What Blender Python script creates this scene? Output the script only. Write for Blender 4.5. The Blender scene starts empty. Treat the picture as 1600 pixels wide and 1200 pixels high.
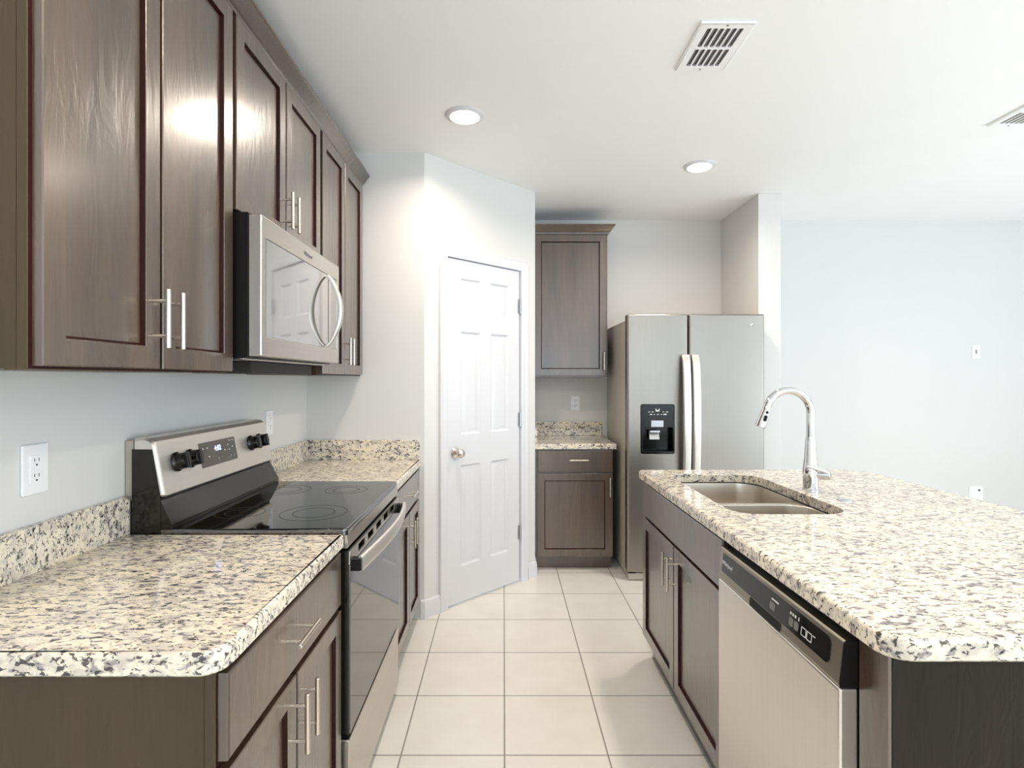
import bpy, bmesh, math, random
from mathutils import Vector, Matrix

# ---------------------------------------------------------------- camera, world, light, exposure
scene = bpy.context.scene
COL = scene.collection
F_PX, VPX, VPY, EYE = 861.0, 787.0, 592.0, 1.34
CEIL = 2.606
cam_d = bpy.data.cameras.new('camera')
cam_d.sensor_width = 36.0
cam_d.lens = F_PX / 1600 * 36
cam_d.shift_x = (800 - VPX) / 1600
cam_d.shift_y = -(600 - VPY) / 1600
cam_d.clip_start = 0.02
cam = bpy.data.objects.new('camera', cam_d)
cam.location = (0, 0, EYE)
cam.rotation_euler = (math.radians(90), 0, 0)
COL.objects.link(cam)
scene.camera = cam

world = bpy.data.worlds.new('world')
scene.world = world
world.use_nodes = True
bg = world.node_tree.nodes['Background']
bg.inputs[0].default_value = (0.80, 0.90, 1.0, 1)
bg.inputs[1].default_value = 1.2

def area(name, loc, rot, sx, sy, power, color):
    l = bpy.data.lights.new(name, 'AREA')
    l.shape = 'RECTANGLE'; l.size = sx; l.size_y = sy
    l.energy = power; l.color = color
    o = bpy.data.objects.new(name, l)
    o.location = loc; o.rotation_euler = rot
    COL.objects.link(o)
    return o
R90 = math.pi / 2
DAY = (0.74, 0.89, 1.0)
# area lamps as daylight, in unseen openings added to the right and behind
area('daylight_right', (5.38, -0.3, 1.15), (0, R90 + 0.85, 0), 2.1, 5.0, 66, DAY)
area('daylight_rear', (2.6, -4.38, 1.35), (R90 + 0.85, 0, 0), 3.4, 2.0, 12, DAY)
area('kitchen_fill_rear', (-0.1, -4.38, 1.35), (R90 + 0.85, 0, 0), 1.6, 1.6, 12, DAY)  # added fill for the kitchen's left side and ceiling

CAN_W, CAN_COL = 5.8, (1.0, 0.87, 0.72)
scene.view_settings.view_transform = 'Standard'
scene.view_settings.look = 'None'
scene.view_settings.gamma = 1.0
scene.view_settings.use_curve_mapping = False
scene.view_settings.exposure = 0.92
scene.cycles.max_bounces = 10
scene.cycles.diffuse_bounces = 6
scene.cycles.glossy_bounces = 5
scene.cycles.sample_clamp_indirect = 6.0
scene.cycles.caustics_reflective = False
scene.cycles.caustics_refractive = False

# ---------------------------------------------------------------- materials
def srgb(r, g, b):
    def f(c):
        c /= 255.0
        return c / 12.92 if c <= 0.04045 else ((c + 0.055) / 1.055) ** 2.4
    return (f(r), f(g), f(b), 1)

class NT:
    def __init__(s, name):
        s.m = bpy.data.materials.new(name); s.m.use_nodes = True
        s.t = s.m.node_tree; s.b = s.t.nodes['Principled BSDF']
    def n(s, kind, **kw):
        nd = s.t.nodes.new(kind)
        for k, v in kw.items(): setattr(nd, k, v)
        return nd
    def l(s, a, b): s.t.links.new(a, b)
    def set(s, **kw):
        for k, v in kw.items(): s.b.inputs[k.replace('_', ' ')].default_value = v
        return s
    def coords(s, scale=(1, 1, 1), rot=(0, 0, 0), loc=(0, 0, 0)):
        tc = s.n('ShaderNodeTexCoord'); mp = s.n('ShaderNodeMapping')
        mp.inputs['Scale'].default_value = scale
        mp.inputs['Rotation'].default_value = rot
        mp.inputs['Location'].default_value = loc
        s.l(tc.outputs['Object'], mp.inputs['Vector'])
        return mp.outputs['Vector']
    def noise(s, vec, scale, detail=4, rough=0.55, dist=0.0):
        nd = s.n('ShaderNodeTexNoise')
        nd.inputs['Scale'].default_value = scale; nd.inputs['Detail'].default_value = detail
        nd.inputs['Roughness'].default_value = rough; nd.inputs['Distortion'].default_value = dist
        s.l(vec, nd.inputs['Vector'])
        return nd.outputs['Fac']
    def ramp(s, fac, stops):
        nd = s.n('ShaderNodeValToRGB')
        e = nd.color_ramp.elements
        while len(e) < len(stops): e.new(0.5)
        for i, (p, c) in enumerate(stops):
            e[i].position = p; e[i].color = c if len(c) == 4 else (*c, 1)
        s.l(fac, nd.inputs['Fac'])
        return nd.outputs['Color']
    def mix(s, fac, a, b):
        nd = s.n('ShaderNodeMix', data_type='RGBA')
        for sock, v in ((nd.inputs[0], fac), (nd.inputs[6], a), (nd.inputs[7], b)):
            if isinstance(v, (tuple, list)): sock.default_value = v
            elif isinstance(v, (int, float)): sock.default_value = v
            else: s.l(v, sock)
        return nd.outputs[2]
    def bump(s, h, strength, dist=0.002):
        nd = s.n('ShaderNodeBump')
        nd.inputs['Strength'].default_value = strength; nd.inputs['Distance'].default_value = dist
        s.l(h, nd.inputs['Height']); s.l(nd.outputs['Normal'], s.b.inputs['Normal'])
    def math(s, op, a, b=None, c=None):
        nd = s.n('ShaderNodeMath', operation=op)
        for i, v in enumerate((a, b, c)):
            if v is None: continue
            if isinstance(v, (int, float)): nd.inputs[i].default_value = v
            else: s.l(v, nd.inputs[i])
        return nd.outputs[0]

BLACK4, WHITE4 = (0, 0, 0, 1), (1, 1, 1, 1)
def paint(name, col, rough=0.6, bump=0.06, scale=220):
    t = NT(name); v = t.coords()
    a = t.noise(v, 3.0, 2)
    c2 = tuple(x * 0.97 for x in col[:3]) + (1,)
    t.l(t.mix(a, col, c2), t.b.inputs['Base Color'])
    t.set(Roughness=rough)
    t.bump(t.noise(v, scale, 3), bump, 0.001)
    return t.m

def plain(name, col, rough=0.4, metal=0.0, **kw):
    t = NT(name); v = t.coords()
    a = t.noise(v, 14.0, 3)
    c2 = tuple(x * 0.93 for x in col[:3]) + (1,)
    t.l(t.mix(a, col, c2), t.b.inputs['Base Color'])
    t.set(Roughness=rough, Metallic=metal, **kw)
    return t.m

def brushed(name, col, rough, axis, amt=0.12):
    t = NT(name)
    sc = [260, 260, 260]; sc[axis] = 2.0
    v = t.coords(scale=tuple(sc))
    a = t.noise(v, 1.0, 3)
    t.l(t.mix(a, col, tuple(x * 0.92 for x in col[:3]) + (1,)), t.b.inputs['Base Color'])
    t.l(t.math('MULTIPLY_ADD', a, amt, rough - amt / 2), t.b.inputs['Roughness'])
    t.set(Metallic=1.0)
    t.bump(a, 0.04, 0.0004)
    return t.m

def wood(name, dark, mid, red, rough=0.34, spec=0.9, axis=2, coat=0.9):
    t = NT(name)
    sc = [9, 9, 9]; sc[axis] = 1.1
    v = t.coords(scale=tuple(sc))
    a = t.noise(v, 1.0, 5, 0.6, 0.6)
    sc2 = [150, 150, 150]; sc2[axis] = 4
    fine = t.noise(t.coords(scale=tuple(sc2)), 1.0, 3)
    c = t.ramp(a, [(0.30, dark), (0.55, mid), (0.75, red)])
    c = t.mix(t.math('MULTIPLY', fine, 0.35), c, dark)
    t.l(c, t.b.inputs['Base Color'])
    t.l(t.math('MULTIPLY_ADD', a, 0.16, rough - 0.08), t.b.inputs['Roughness'])
    t.set(Specular_IOR_Level=spec, Coat_Weight=coat, Coat_IOR=1.6, Coat_Roughness=0.22)
    wv = t.noise(t.coords(scale=(22, 22, 5)), 1.0, 3, 0.6, 1.0)
    t.bump(t.math('ADD', t.math('MULTIPLY', fine, 0.10), t.math('MULTIPLY', wv, 1.6)), 0.38, 0.0040)
    return t.m

def granite(name):
    t = NT(name)
    v = t.coords(scale=(0.62, 1.25, 1.0), rot=(0, 0, math.radians(14)))
    big = t.noise(v, 8, 3)
    blot = t.noise(v, 52, 4, 0.62, 0.5)
    soft = t.noise(t.coords(scale=(0.62, 1.2, 1.0), rot=(0, 0, math.radians(14)), loc=(5, 1, 8)), 34, 4, 0.6, 0.3)
    speck = t.noise(t.coords(scale=(0.66, 1.30, 1.0), rot=(0, 0, math.radians(14)), loc=(3, 7, 1)), 105, 3, 0.6, 0.6)
    tan = t.noise(t.coords(loc=(9, 2, 4)), 60, 3)
    c = t.ramp(big, [(0.30, srgb(244, 232, 210)), (0.65, srgb(232, 223, 207))])
    c = t.mix(t.ramp(tan, [(0.56, BLACK4), (0.68, (0.5, 0.5, 0.5, 1))]), c, srgb(208, 188, 160))
    c = t.mix(t.ramp(soft, [(0.46, BLACK4), (0.60, (0.75, 0.75, 0.75, 1))]), c, srgb(196, 188, 178))
    gm = t.ramp(t.math('MULTIPLY_ADD', big, 0.22, t.math('SUBTRACT', blot, 0.11)), [(0.53, BLACK4), (0.61, (0.8, 0.8, 0.8, 1))])
    c = t.mix(gm, c, srgb(132, 126, 128))
    sm = t.ramp(t.math('MULTIPLY_ADD', blot, 0.30, t.math('SUBTRACT', speck, 0.15)), [(0.56, BLACK4), (0.61, (0.92, 0.92, 0.92, 1))])
    c = t.mix(sm, c, srgb(54, 49, 49))
    t.l(c, t.b.inputs['Base Color'])
    t.set(Roughness=0.10, Specular_IOR_Level=0.55)
    return t.m

def tile_floor(name):
    t = NT(name)
    tc = t.n('ShaderNodeTexCoord'); sp = t.n('ShaderNodeSeparateXYZ')
    t.l(tc.outputs['Object'], sp.inputs[0])
    P, G = 0.3688, 0.0026
    def d(sock, off):
        u = t.math('SUBTRACT', t.math('FRACT', t.math('MULTIPLY_ADD', sock, 1 / P, off)), 0.5)
        return t.math('SUBTRACT', 0.5, t.math('ABSOLUTE', u))       # distance to the nearest joint in tiles
    dm = t.math('MINIMUM', d(sp.outputs[0], -0.003 / P + 10), d(sp.outputs[1], -1.962 / P + 30))
    m = t.ramp(dm, [(G / P * 0.7, BLACK4), (G / P * 1.3, WHITE4)])
    v = t.coords()
    n1 = t.noise(v, 5, 4); n2 = t.noise(v, 38, 3)
    c = t.ramp(n1, [(0.3, srgb(240, 236, 229)), (0.7, srgb(232, 227, 219))])
    c = t.mix(t.math('MULTIPLY', n2, 0.15), c, srgb(224, 218, 209))
    t.l(t.mix(m, srgb(140, 135, 126), c), t.b.inputs['Base Color'])
    t.l(t.math('MULTIPLY_ADD', n1, 0.06, 0.26), t.b.inputs['Roughness'])
    t.bump(m, 0.35, 0.002)
    return t.m

def emit(name, col, strength):
    t = NT(name); t.set(Base_Color=col, Emission_Color=col, Emission_Strength=strength)
    return t.m

M = dict(
    wall=paint('wall_paint', srgb(221, 220, 218)),
    ceiling=paint('ceiling_paint', srgb(250, 250, 250), 0.7, 0.12, 120),
    white=paint('white_trim_paint', srgb(222, 222, 226), 0.35, 0.02),
    floor=tile_floor('floor_tile'),
    wood=wood('espresso_wood', srgb(58, 43, 32), srgb(84, 65, 49), srgb(102, 76, 58)),
    wood_long=wood('espresso_moulding', srgb(50, 36, 27), srgb(74, 56, 42), srgb(90, 66, 50), axis=1),
    wood_panel=wood('espresso_side_panel', srgb(66, 54, 36), srgb(76, 62, 42), srgb(82, 66, 46), 0.45, 0.25, 2, 0.15),
    wood_shaded=wood('espresso_end_shaded', srgb(34, 28, 21), srgb(40, 33, 24), srgb(45, 37, 27), 0.5, 0.15, 2, 0.05),  # espresso wood darkened: shade of the island end put into the colour
    wood_red=wood('cherry_edge', srgb(34, 13, 9), srgb(50, 19, 13), srgb(60, 26, 19), 0.5, 0.2, 2, 0.0),
    granite=granite('speckled_granite'),
    nickel=brushed('brushed_nickel', srgb(222, 214, 202), 0.24, 2, 0.06),
    steel=brushed('stainless_steel', srgb(226, 221, 213), 0.32, 2),
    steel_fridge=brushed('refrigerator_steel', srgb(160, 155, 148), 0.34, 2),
    steel_y=brushed('stainless_steel_long', srgb(208, 203, 196), 0.30, 1),
    steel_sink=brushed('stainless_basin', srgb(218, 210, 199), 0.30, 1),
    fridge_side=plain('grey_enamel', srgb(186, 178, 166), 0.38, 0.0),
    chrome=plain('polished_chrome', srgb(226, 226, 228), 0.05, 1.0),
    black=plain('black_plastic', srgb(16, 15, 14), 0.42, 0.0, Specular_IOR_Level=0.25),
    black_disp=plain('black_dispenser', srgb(14, 14, 15), 0.14, 0.0, Specular_IOR_Level=0.35),
    glass_dw=plain('black_key_glass', srgb(12, 12, 12), 0.06, 0.0, IOR=1.5),
    steel_dark=brushed('dark_stainless', srgb(168, 160, 146), 0.30, 1),
    black_gloss=plain('black_enamel', srgb(26, 22, 16), 0.12, 0.0, IOR=1.5),
    glass=plain('black_oven_glass', srgb(14, 13, 13), 0.035, 0.0, IOR=2.5),
    glass_mw=plain('mirror_dark_glass', srgb(186, 184, 182), 0.05, 0.9, IOR=2.0),
    grey_panel=plain('grey_control_glass', srgb(92, 84, 76), 0.25),
    grey_btn=plain('grey_button', srgb(120, 118, 116), 0.4),
    plastic=plain('white_plastic', srgb(246, 246, 248), 0.3),
    slot=plain('dark_slot', srgb(40, 38, 38), 0.6),
    duct=plain('duct_grey', srgb(24, 24, 26), 0.5),
    mark=plain('printed_white', srgb(225, 225, 225), 0.5),
    silver=plain('silver_print', srgb(190, 190, 192), 0.3, 0.8),
    logo_dark=plain('grey_print', srgb(120, 120, 124), 0.4),
    glow=emit('blue_display_glow', (0.25, 0.35, 1.0, 1), 3.0),
    vent_white=paint('vent_enamel', srgb(252, 252, 252), 0.3, 0.0),
    steel_satin=brushed('satin_stainless', srgb(236, 232, 226), 0.44, 1),
    lens=emit('lamp_lens', (1.0, 0.95, 0.88, 1), 9.0),
    shadow_gap=plain('deep_gap', srgb(16, 14, 13), 0.7),
)

# ---------------------------------------------------------------- mesh helpers (everything in world metres)
X, Y, Z = Vector((1, 0, 0)), Vector((0, 1, 0)), Vector((0, 0, 1))

class MB:
    """collects shapes and links them as one mesh object"""
    def __init__(s): s.bm = bmesh.new()
    def faces_mat(s, faces, mi):
        for f in faces: f.material_index = mi
    def box(s, x0, x1, y0, y1, z0, z1, bev=0.0, seg=2, mi=0):
        b = bmesh.new()
        bmesh.ops.create_cube(b, size=1.0)
        for v in b.verts:
            v.co = Vector(((x0 + x1) / 2 + v.co.x * (x1 - x0), (y0 + y1) / 2 + v.co.y * (y1 - y0), (z0 + z1) / 2 + v.co.z * (z1 - z0)))
        if bev > 0:
            bmesh.ops.bevel(b, geom=b.edges[:], offset=bev, segments=seg, profile=0.5, affect='EDGES')
        s.merge(b, mi); return s
    def merge(s, b, mi=0):
        vm = {v: s.bm.verts.new(v.co) for v in b.verts}
        for f in b.faces:
            try:
                nf = s.bm.faces.new([vm[v] for v in f.verts]); nf.material_index = mi or f.material_index
            except ValueError: pass
        b.free()
    def loops(s, loops, mats=None, cap0=True, cap1=True, closed=False):
        """bridge rings of equal length; mats[i] = material of the strip after ring i (last = end cap)"""
        rings = [[s.bm.verts.new(p) for p in lp] for lp in loops]
        n = len(rings[0]); mats = mats or [0] * (len(rings) + 1)
        pairs = list(zip(rings, rings[1:]))
        if closed: pairs.append((rings[-1], rings[0]))
        for k, (a, b) in enumerate(pairs):
            for i in range(n):
                f = s.bm.faces.new((a[i], a[(i + 1) % n], b[(i + 1) % n], b[i])); f.material_index = mats[k]
        if not closed:
            if cap0: s.bm.faces.new(list(reversed(rings[0]))).material_index = mats[0]
            if cap1: s.bm.faces.new(rings[-1]).material_index = mats[len(rings) - 1]
        return s
    def prism(s, pts, vec, mi=0, bev=0.0):
        b = bmesh.new()
        a = [b.verts.new(p) for p in pts]
        f = b.faces.new(a)
        r = bmesh.ops.extrude_face_region(b, geom=[f])
        bmesh.ops.translate(b, verts=[v for v in r['geom'] if isinstance(v, bmesh.types.BMVert)], vec=vec)
        if bev > 0: bmesh.ops.bevel(b, geom=b.edges[:], offset=bev, segments=2, profile=0.5, affect='EDGES')
        s.merge(b, mi); return s
    def tube(s, pts, r, n=16, squash=None, up=None, mi=0, ex=1.0):
        """round (or squashed) tube through the points; r a number or a list"""
        pts = [Vector(p) for p in pts]
        rr = r if isinstance(r, (list, tuple)) else [r] * len(pts)
        rings = []
        ref = None
        for i, p in enumerate(pts):
            d = (pts[min(i + 1, len(pts) - 1)] - pts[max(i - 1, 0)]).normalized()
            if ref is None:
                ref = Vector(up) if up else (Z if abs(d.z) < 0.9 else X)
            a = (ref - d * ref.dot(d)).normalized(); b = d.cross(a)
            if not up: ref = a
            k = squash or (1, 1)
            se = lambda c: math.copysign(abs(c) ** ex, c)
            rings.append([p + a * (se(math.cos(2 * math.pi * j / n)) * rr[i] * k[0]) + b * (se(math.sin(2 * math.pi * j / n)) * rr[i] * k[1]) for j in range(n)])
        s.loops(rings, [mi] * (len(rings) + 1)); return s
    def cyl(s, p0, p1, r, n=20, mi=0, bev=0.0):
        p0, p1 = Vector(p0), Vector(p1)
        if bev:
            d = (p1 - p0).normalized()
            return s.tube([p0, p0 + d * bev * 0.01, p1 - d * bev, p1 - d * bev * 0.3, p1], [r, r, r, r - bev * 0.3, r - bev], n, mi=mi)
        return s.tube([p0, p1], r, n, mi=mi)
    def lathe(s, prof, c, axis=Z, n=32, mi=0):
        """prof: list of (radius, height along axis) from c"""
        c = Vector(c); axis = Vector(axis).normalized()
        a = (X if abs(axis.x) < 0.9 else Y); a = (a - axis * a.dot(axis)).normalized(); b = axis.cross(a)
        s.loops([[c + axis * h + (a * math.cos(2 * math.pi * j / n) + b * math.sin(2 * math.pi * j / n)) * max(r, 1e-4) for j in range(n)] for r, h in prof], [mi] * (len(prof) + 1))
        return s
    def build(s, name, mats, parent=None, smooth=35.0, bevel=None):
        bm = s.bm
        bmesh.ops.remove_doubles(bm, verts=bm.verts, dist=1e-6)
        bmesh.ops.recalc_face_normals(bm, faces=bm.faces)
        off = world_of(parent)
        bmesh.ops.translate(bm, verts=bm.verts, vec=-off)
        me = bpy.data.meshes.new(name)
        bm.to_mesh(me); bm.free()
        if smooth:
            for p in me.polygons: p.use_smooth = True
            me.set_sharp_from_angle(angle=math.radians(smooth))
        for m in (mats if isinstance(mats, (list, tuple)) else [mats]): me.materials.append(m)
        o = bpy.data.objects.new(name, me)
        o.parent = parent
        COL.objects.link(o)
        if smooth:
            wn = o.modifiers.new('weighted_normal', 'WEIGHTED_NORMAL'); wn.keep_sharp = True; wn.weight = 100
        return o

def world_of(o):
    v = Vector((0, 0, 0))
    while o is not None:
        v += o.location; o = o.parent
    return v

def thing(name, loc, label, cat, group=None):
    o = bpy.data.objects.new(name, None)
    o.empty_display_size = 0.05
    o.location = loc
    o['label'] = label; o['category'] = cat
    if group: o['group'] = group
    COL.objects.link(o)
    return o
def tag(o, label, cat, group=None):
    o['label'] = label; o['category'] = cat
    if group: o['group'] = group
    return o
def struct(o, label=None, cat=None):
    o['kind'] = 'structure'
    if label: o['label'] = label
    if cat: o['category'] = cat
    return o

def P(O, U, N, u, v, n): return Vector(O) + U * u + Z * v + N * n
def rect(u0, u1, v0, v1): return [(u0, v0), (u1, v0), (u1, v1), (u0, v1)]
def rrect(u0, u1, v0, v1, r, k=6):
    out = []
    rs = r if isinstance(r, (list, tuple)) else [r] * 4       # order: (u0,v0) (u1,v0) (u1,v1) (u0,v1)
    for (cx, cy, a0, q) in ((u0 + rs[0], v0 + rs[0], 180, rs[0]), (u1 - rs[1], v0 + rs[1], 270, rs[1]), (u1 - rs[2], v1 - rs[2], 0, rs[2]), (u0 + rs[3], v1 - rs[3], 90, rs[3])):
        for i in range(k + 1):
            a = math.radians(a0 + 90 * i / k)
            out.append((cx + q * math.cos(a), cy + q * math.sin(a)))
    return out
def inset(poly, d):
    """offset a counter-clockwise polygon inwards by d"""
    n = len(poly); out = []
    for i in range(n):
        p0, p1, p2 = Vector(poly[i - 1]), Vector(poly[i]), Vector(poly[(i + 1) % n])
        e1, e2 = (p1 - p0), (p2 - p1)
        if e1.length < 1e-9: e1 = e2
        if e2.length < 1e-9: e2 = e1
        n1 = Vector((-e1.y, e1.x)).normalized(); n2 = Vector((-e2.y, e2.x)).normalized()
        m = (n1 + n2)
        m = m / max(m.length_squared, 1e-9) * 2.0
        out.append(tuple(p1 + m * d))
    return out

def plate(mb, to3, outer, hole, n0, n1, r=0.004, seg=4, mi=0, mi_hole=None, hole_r=0.0015, r0=0.001):
    """flat slab between n0 (back) and n1 (front) with rounded front edge and an optional hole"""
    bm = mb.bm
    mi_hole = mi if mi_hole is None else mi_hole
    holes = [] if hole is None else (hole if isinstance(hole[0][0], (tuple, list)) else [hole])
    def ringset(poly, rr, sgn, m):
        rings = [[bm.verts.new(to3(*p, n0)) for p in inset(poly, sgn * r0)], [bm.verts.new(to3(*p, n0 + r0)) for p in poly]]
        for k in range(seg + 1):
            a = math.pi / 2 * k / seg
            q = inset(poly, sgn * rr * (1 - math.cos(a)))
            rings.append([bm.verts.new(to3(*p, n1 - rr + rr * math.sin(a))) for p in q])
        for a, b in zip(rings, rings[1:]):
            for i in range(len(a)):
                f = bm.faces.new((a[i], a[(i + 1) % len(a)], b[(i + 1) % len(a)], b[i])); f.material_index = m
        return rings[0], rings[-1]
    sets = [ringset(outer, r, 1, mi)] + [ringset(h, hole_r, -1, mi_hole) for h in holes]
    for which in (0, 1):
        es = []
        for st in sets:
            ring = st[which]
            for i in range(len(ring)):
                e = bm.edges.get((ring[i], ring[(i + 1) % len(ring)]))
                if e: es.append(e)
        nrm = to3(0, 0, 1) - to3(0, 0, 0)
        res = bmesh.ops.triangle_fill(bm, use_beauty=True, use_dissolve=False, edges=es, normal=nrm)
        for g in res['geom']:
            if isinstance(g, bmesh.types.BMFace): g.material_index = mi
    return mb

def shaker(mb, O, U, N, w, h, t=0.019, fr=0.050, rec=0.010):
    def L(i, n): return [P(O, U, N, u, v, n) for u, v in rect(i, w - i, i, h - i)]
    mb.loops([L(0, 0), L(0, t - 0.002), L(0.002, t), L(fr - 0.001, t), L(fr, t - 0.001), L(fr + 0.002, t - rec), L(fr + 0.006, t - rec)],
             [0, 0, 0, 0, 1, 1, 0])
    return mb
def slab_front(mb, O, U, N, w, h, t=0.019):
    def L(i, n): return [P(O, U, N, u, v, n) for u, v in rect(i, w - i, i, h - i)]
    mb.loops([L(0, 0), L(0, t - 0.004), L(0.001, t - 0.0015), L(0.004, t)], [0, 0, 0, 0])
    return mb
def bar_pull(parent, c, axis, N, length=0.132, gap=0.078, out=0.035, r=0.0057):
    c = Vector(c); mb = MB()
    b = c + N * out
    h = length / 2
    mb.tube([b - axis * h, b - axis * (h - 0.0012), b + axis * (h - 0.0012), b + axis * h], [r * 0.8, r, r, r * 0.8], 16)
    for sg in (-1, 1):
        q = c + axis * (sg * gap / 2)
        mb.cyl(q, q + N * (out * 0.42), 0.0036, 12)
        mb.cyl(q + N * (out * 0.40), q + N * (out - r * 0.6), 0.0046, 12)
    return mb.build('handle', M['nickel'], parent)
def text_mesh(name, body, O, U, V, N, size, mat, parent, extrude=0.0004):
    cu = bpy.data.curves.new(name, 'FONT')
    cu.body = body; cu.size = size; cu.align_x = 'CENTER'; cu.align_y = 'CENTER'; cu.extrude = extrude
    tmp = bpy.data.objects.new(name, cu)
    COL.objects.link(tmp)
    dg = bpy.context.evaluated_depsgraph_get(); dg.update()
    me = bpy.data.meshes.new_from_object(tmp.evaluated_get(dg))
    bpy.data.objects.remove(tmp); bpy.data.curves.remove(cu)
    off = world_of(parent); O = Vector(O)
    for v in me.vertices: v.co = O + U * v.co.x + V * v.co.y + N * v.co.z - off
    me.materials.clear(); me.materials.append(mat)
    o = bpy.data.objects.new(name, me); o.parent = parent
    COL.objects.link(o)
    return o

# ---------------------------------------------------------------- the room
XL, YE, YB, XR, YR = -1.105, 3.084, 4.40, 5.45, -4.45      # left wall, end wall, back wall, right wall, rear wall
S2 = math.sqrt(0.5)
DU, DN = Vector((S2, S2, 0)), Vector((S2, -S2, 0))          # pantry wall: along, towards the kitchen
DA = Vector((-0.444, 3.084, 0))
XS = 0.213                                                  # side wall of the fridge recess
WT = 0.10

o = MB().box(XL - WT, XR + WT, YR - WT, YB + WT, -0.06, 0.0).build('floor', M['floor'], None, 0); struct(o)
o = MB().box(XL - WT, XR + WT, YR - WT, YB + WT, CEIL, CEIL + 0.08).build('ceiling', M['ceiling'], None, 0); struct(o)
o = MB().box(XL - WT, XL, YR, YE + WT, 0, CEIL).build('wall_left', M['wall'], None, 0); struct(o)
o = MB().prism([(XL, YE, 0), (DA.x, YE, 0), (DA.x - 0.0414, YE + WT, 0), (XL, YE + WT, 0)], Z * CEIL).build('wall_end', M['wall'], None, 0); struct(o)
DL = 0.929
def dpt(s, n, z=0.0): return DA + DU * s + DN * n + Z * z
D0, D1, DZ = 0.148, 0.790, 2.062                            # rough door opening
mb = MB()
mb.prism([dpt(0, 0), dpt(D0, 0), dpt(D0, -WT), dpt(0.0414, -WT)], Z * CEIL)
mb.prism([dpt(D1, 0), dpt(DL, 0), dpt(DL - 0.0414, -WT), dpt(D1, -WT)], Z * CEIL)
mb.prism([dpt(D0, 0, DZ), dpt(D1, 0, DZ), dpt(D1, -WT, DZ), dpt(D0, -WT, DZ)], Z * (CEIL - DZ))
struct(mb.build('wall_pantry', M['wall'], None, 0))
o = MB().prism([(XS, dpt(DL, 0).y, 0), (XS, YB, 0), (XS - WT, YB, 0), (XS - WT, dpt(DL, 0).y + 0.0414, 0)], Z * CEIL).build('wall_recess', M['wall'], None, 0); struct(o)
o = MB().box(XL - WT, XR, YB, YB + WT, 0, CEIL).build('wall_back', M['wall'], None, 0); struct(o)
o = MB().box(1.738, 1.892, 3.76, YB, 0, CEIL, 0.004).build('wall_stub', M['wall'], None, 30); struct(o)
def wall_with_opening(name, axis, pos0, pos1, a0, a1, holes):
    mb = MB()
    cuts = sorted({a0, a1, *[h[0] for h in holes], *[h[1] for h in holes]})
    for p, q in zip(cuts, cuts[1:]):
        zs = [(0, CEIL)]
        for h in holes:
            if h[0] <= p and q <= h[1]: zs = [z for z in ((0, h[2]), (h[3], CEIL)) if z[1] - z[0] > 1e-4]
        for z0, z1 in zs:
            if axis == 'x': mb.box(pos0, pos1, p, q, z0, z1)
            else: mb.box(p, q, pos0, pos1, z0, z1)
    return struct(mb.build(name, M['wall'], None, 0))
wall_with_opening('wall_right', 'x', XR, XR + WT, YR, YB, [(-2.8, 2.2, 0.05, 2.25)])
wall_with_opening('wall_rear', 'y', YR - WT, YR, XL, XR, [(-0.95, 0.75, 0.5, 2.2), (0.85, 4.35, 0.3, 2.4)])

# baseboards of the pantry wall
BBP = [(0.0, 0.0), (0.0135, 0.0), (0.0135, 0.078), (0.010, 0.086), (0.010, 0.096), (0.004, 0.105), (0.0, 0.105)]
mb = MB()
ringA = [(-0.464, YE - o_, z) for o_, z in BBP]
def mit(o_): return Vector((DA.x, DA.y, 0)) + Vector((math.tan(math.radians(22.5)) * o_, -o_, 0))
ringB = [mit(o_) + Z * z for o_, z in BBP]
ringC = [dpt(0.105, o_, z) for o_, z in BBP]
mb.loops([ringA, ringB, ringC]); struct(mb.build('baseboard_left', M['white'], None, 30))
mb = MB()
mb.loops([[dpt(0.850, o_, z) for o_, z in BBP],
          [Vector((XS, dpt(DL, 0).y, 0)) + Vector((o_, -math.tan(math.radians(22.5)) * o_, 0)) + Z * z for o_, z in BBP],
          [(XS + o_, 3.838, z) for o_, z in BBP]])
struct(mb.build('baseboard_right', M['white'], None, 30))

# ---------------------------------------------------------------- pantry door
DS0, DW, DB, DT = 0.166, 0.606, 0.016, 2.046
door = bpy.data.objects.new('door_1', None); door.location = dpt(DS0, 0); COL.objects.link(door); struct(door, 'white six-panel pantry door with round nickel knob in the angled wall', 'door')
mb = MB()
ub = [0, 0.105, 0.263, 0.350, 0.508, DW]
vb = [DB, 0.226, 0.826, 1.007, 1.622, 1.727, 1.939, DT]
FN = -0.002
bm = mb.bm
for i in range(5):
    for j in range(7):
        r4 = rect(ub[i], ub[i + 1], vb[j], vb[j + 1])
        def q(d, n): return [dpt(DS0 + u, FN + n, v) for u, v in rect(ub[i] + d, ub[i + 1] - d, vb[j] + d, vb[j + 1] - d)]
        if i in (1, 3) and j in (1, 3, 5):
            mb.loops([q(0, 0), q(0.004, -0.004), q(0.012, -0.009), q(0.018, -0.009), q(0.036, -0.003), q(0.040, -0.003)], cap0=False)
        else:
            bm.faces.new([bm.verts.new(p) for p in q(0, 0)])
bk = [dpt(DS0, FN - 0.035, DB), dpt(DS0 + DW, FN - 0.035, DB), dpt(DS0 + DW, FN - 0.035, DT), dpt(DS0, FN - 0.035, DT)]
fr_ = [dpt(DS0, FN, DB), dpt(DS0 + DW, FN, DB), dpt(DS0 + DW, FN, DT), dpt(DS0, FN, DT)]
mb.loops([bk, fr_], cap1=False)
slab = mb.build('door_slab', M['white'], door, 20)
mb = MB()
kc = dpt(DS0 + 0.060, FN, 0.905)
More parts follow.
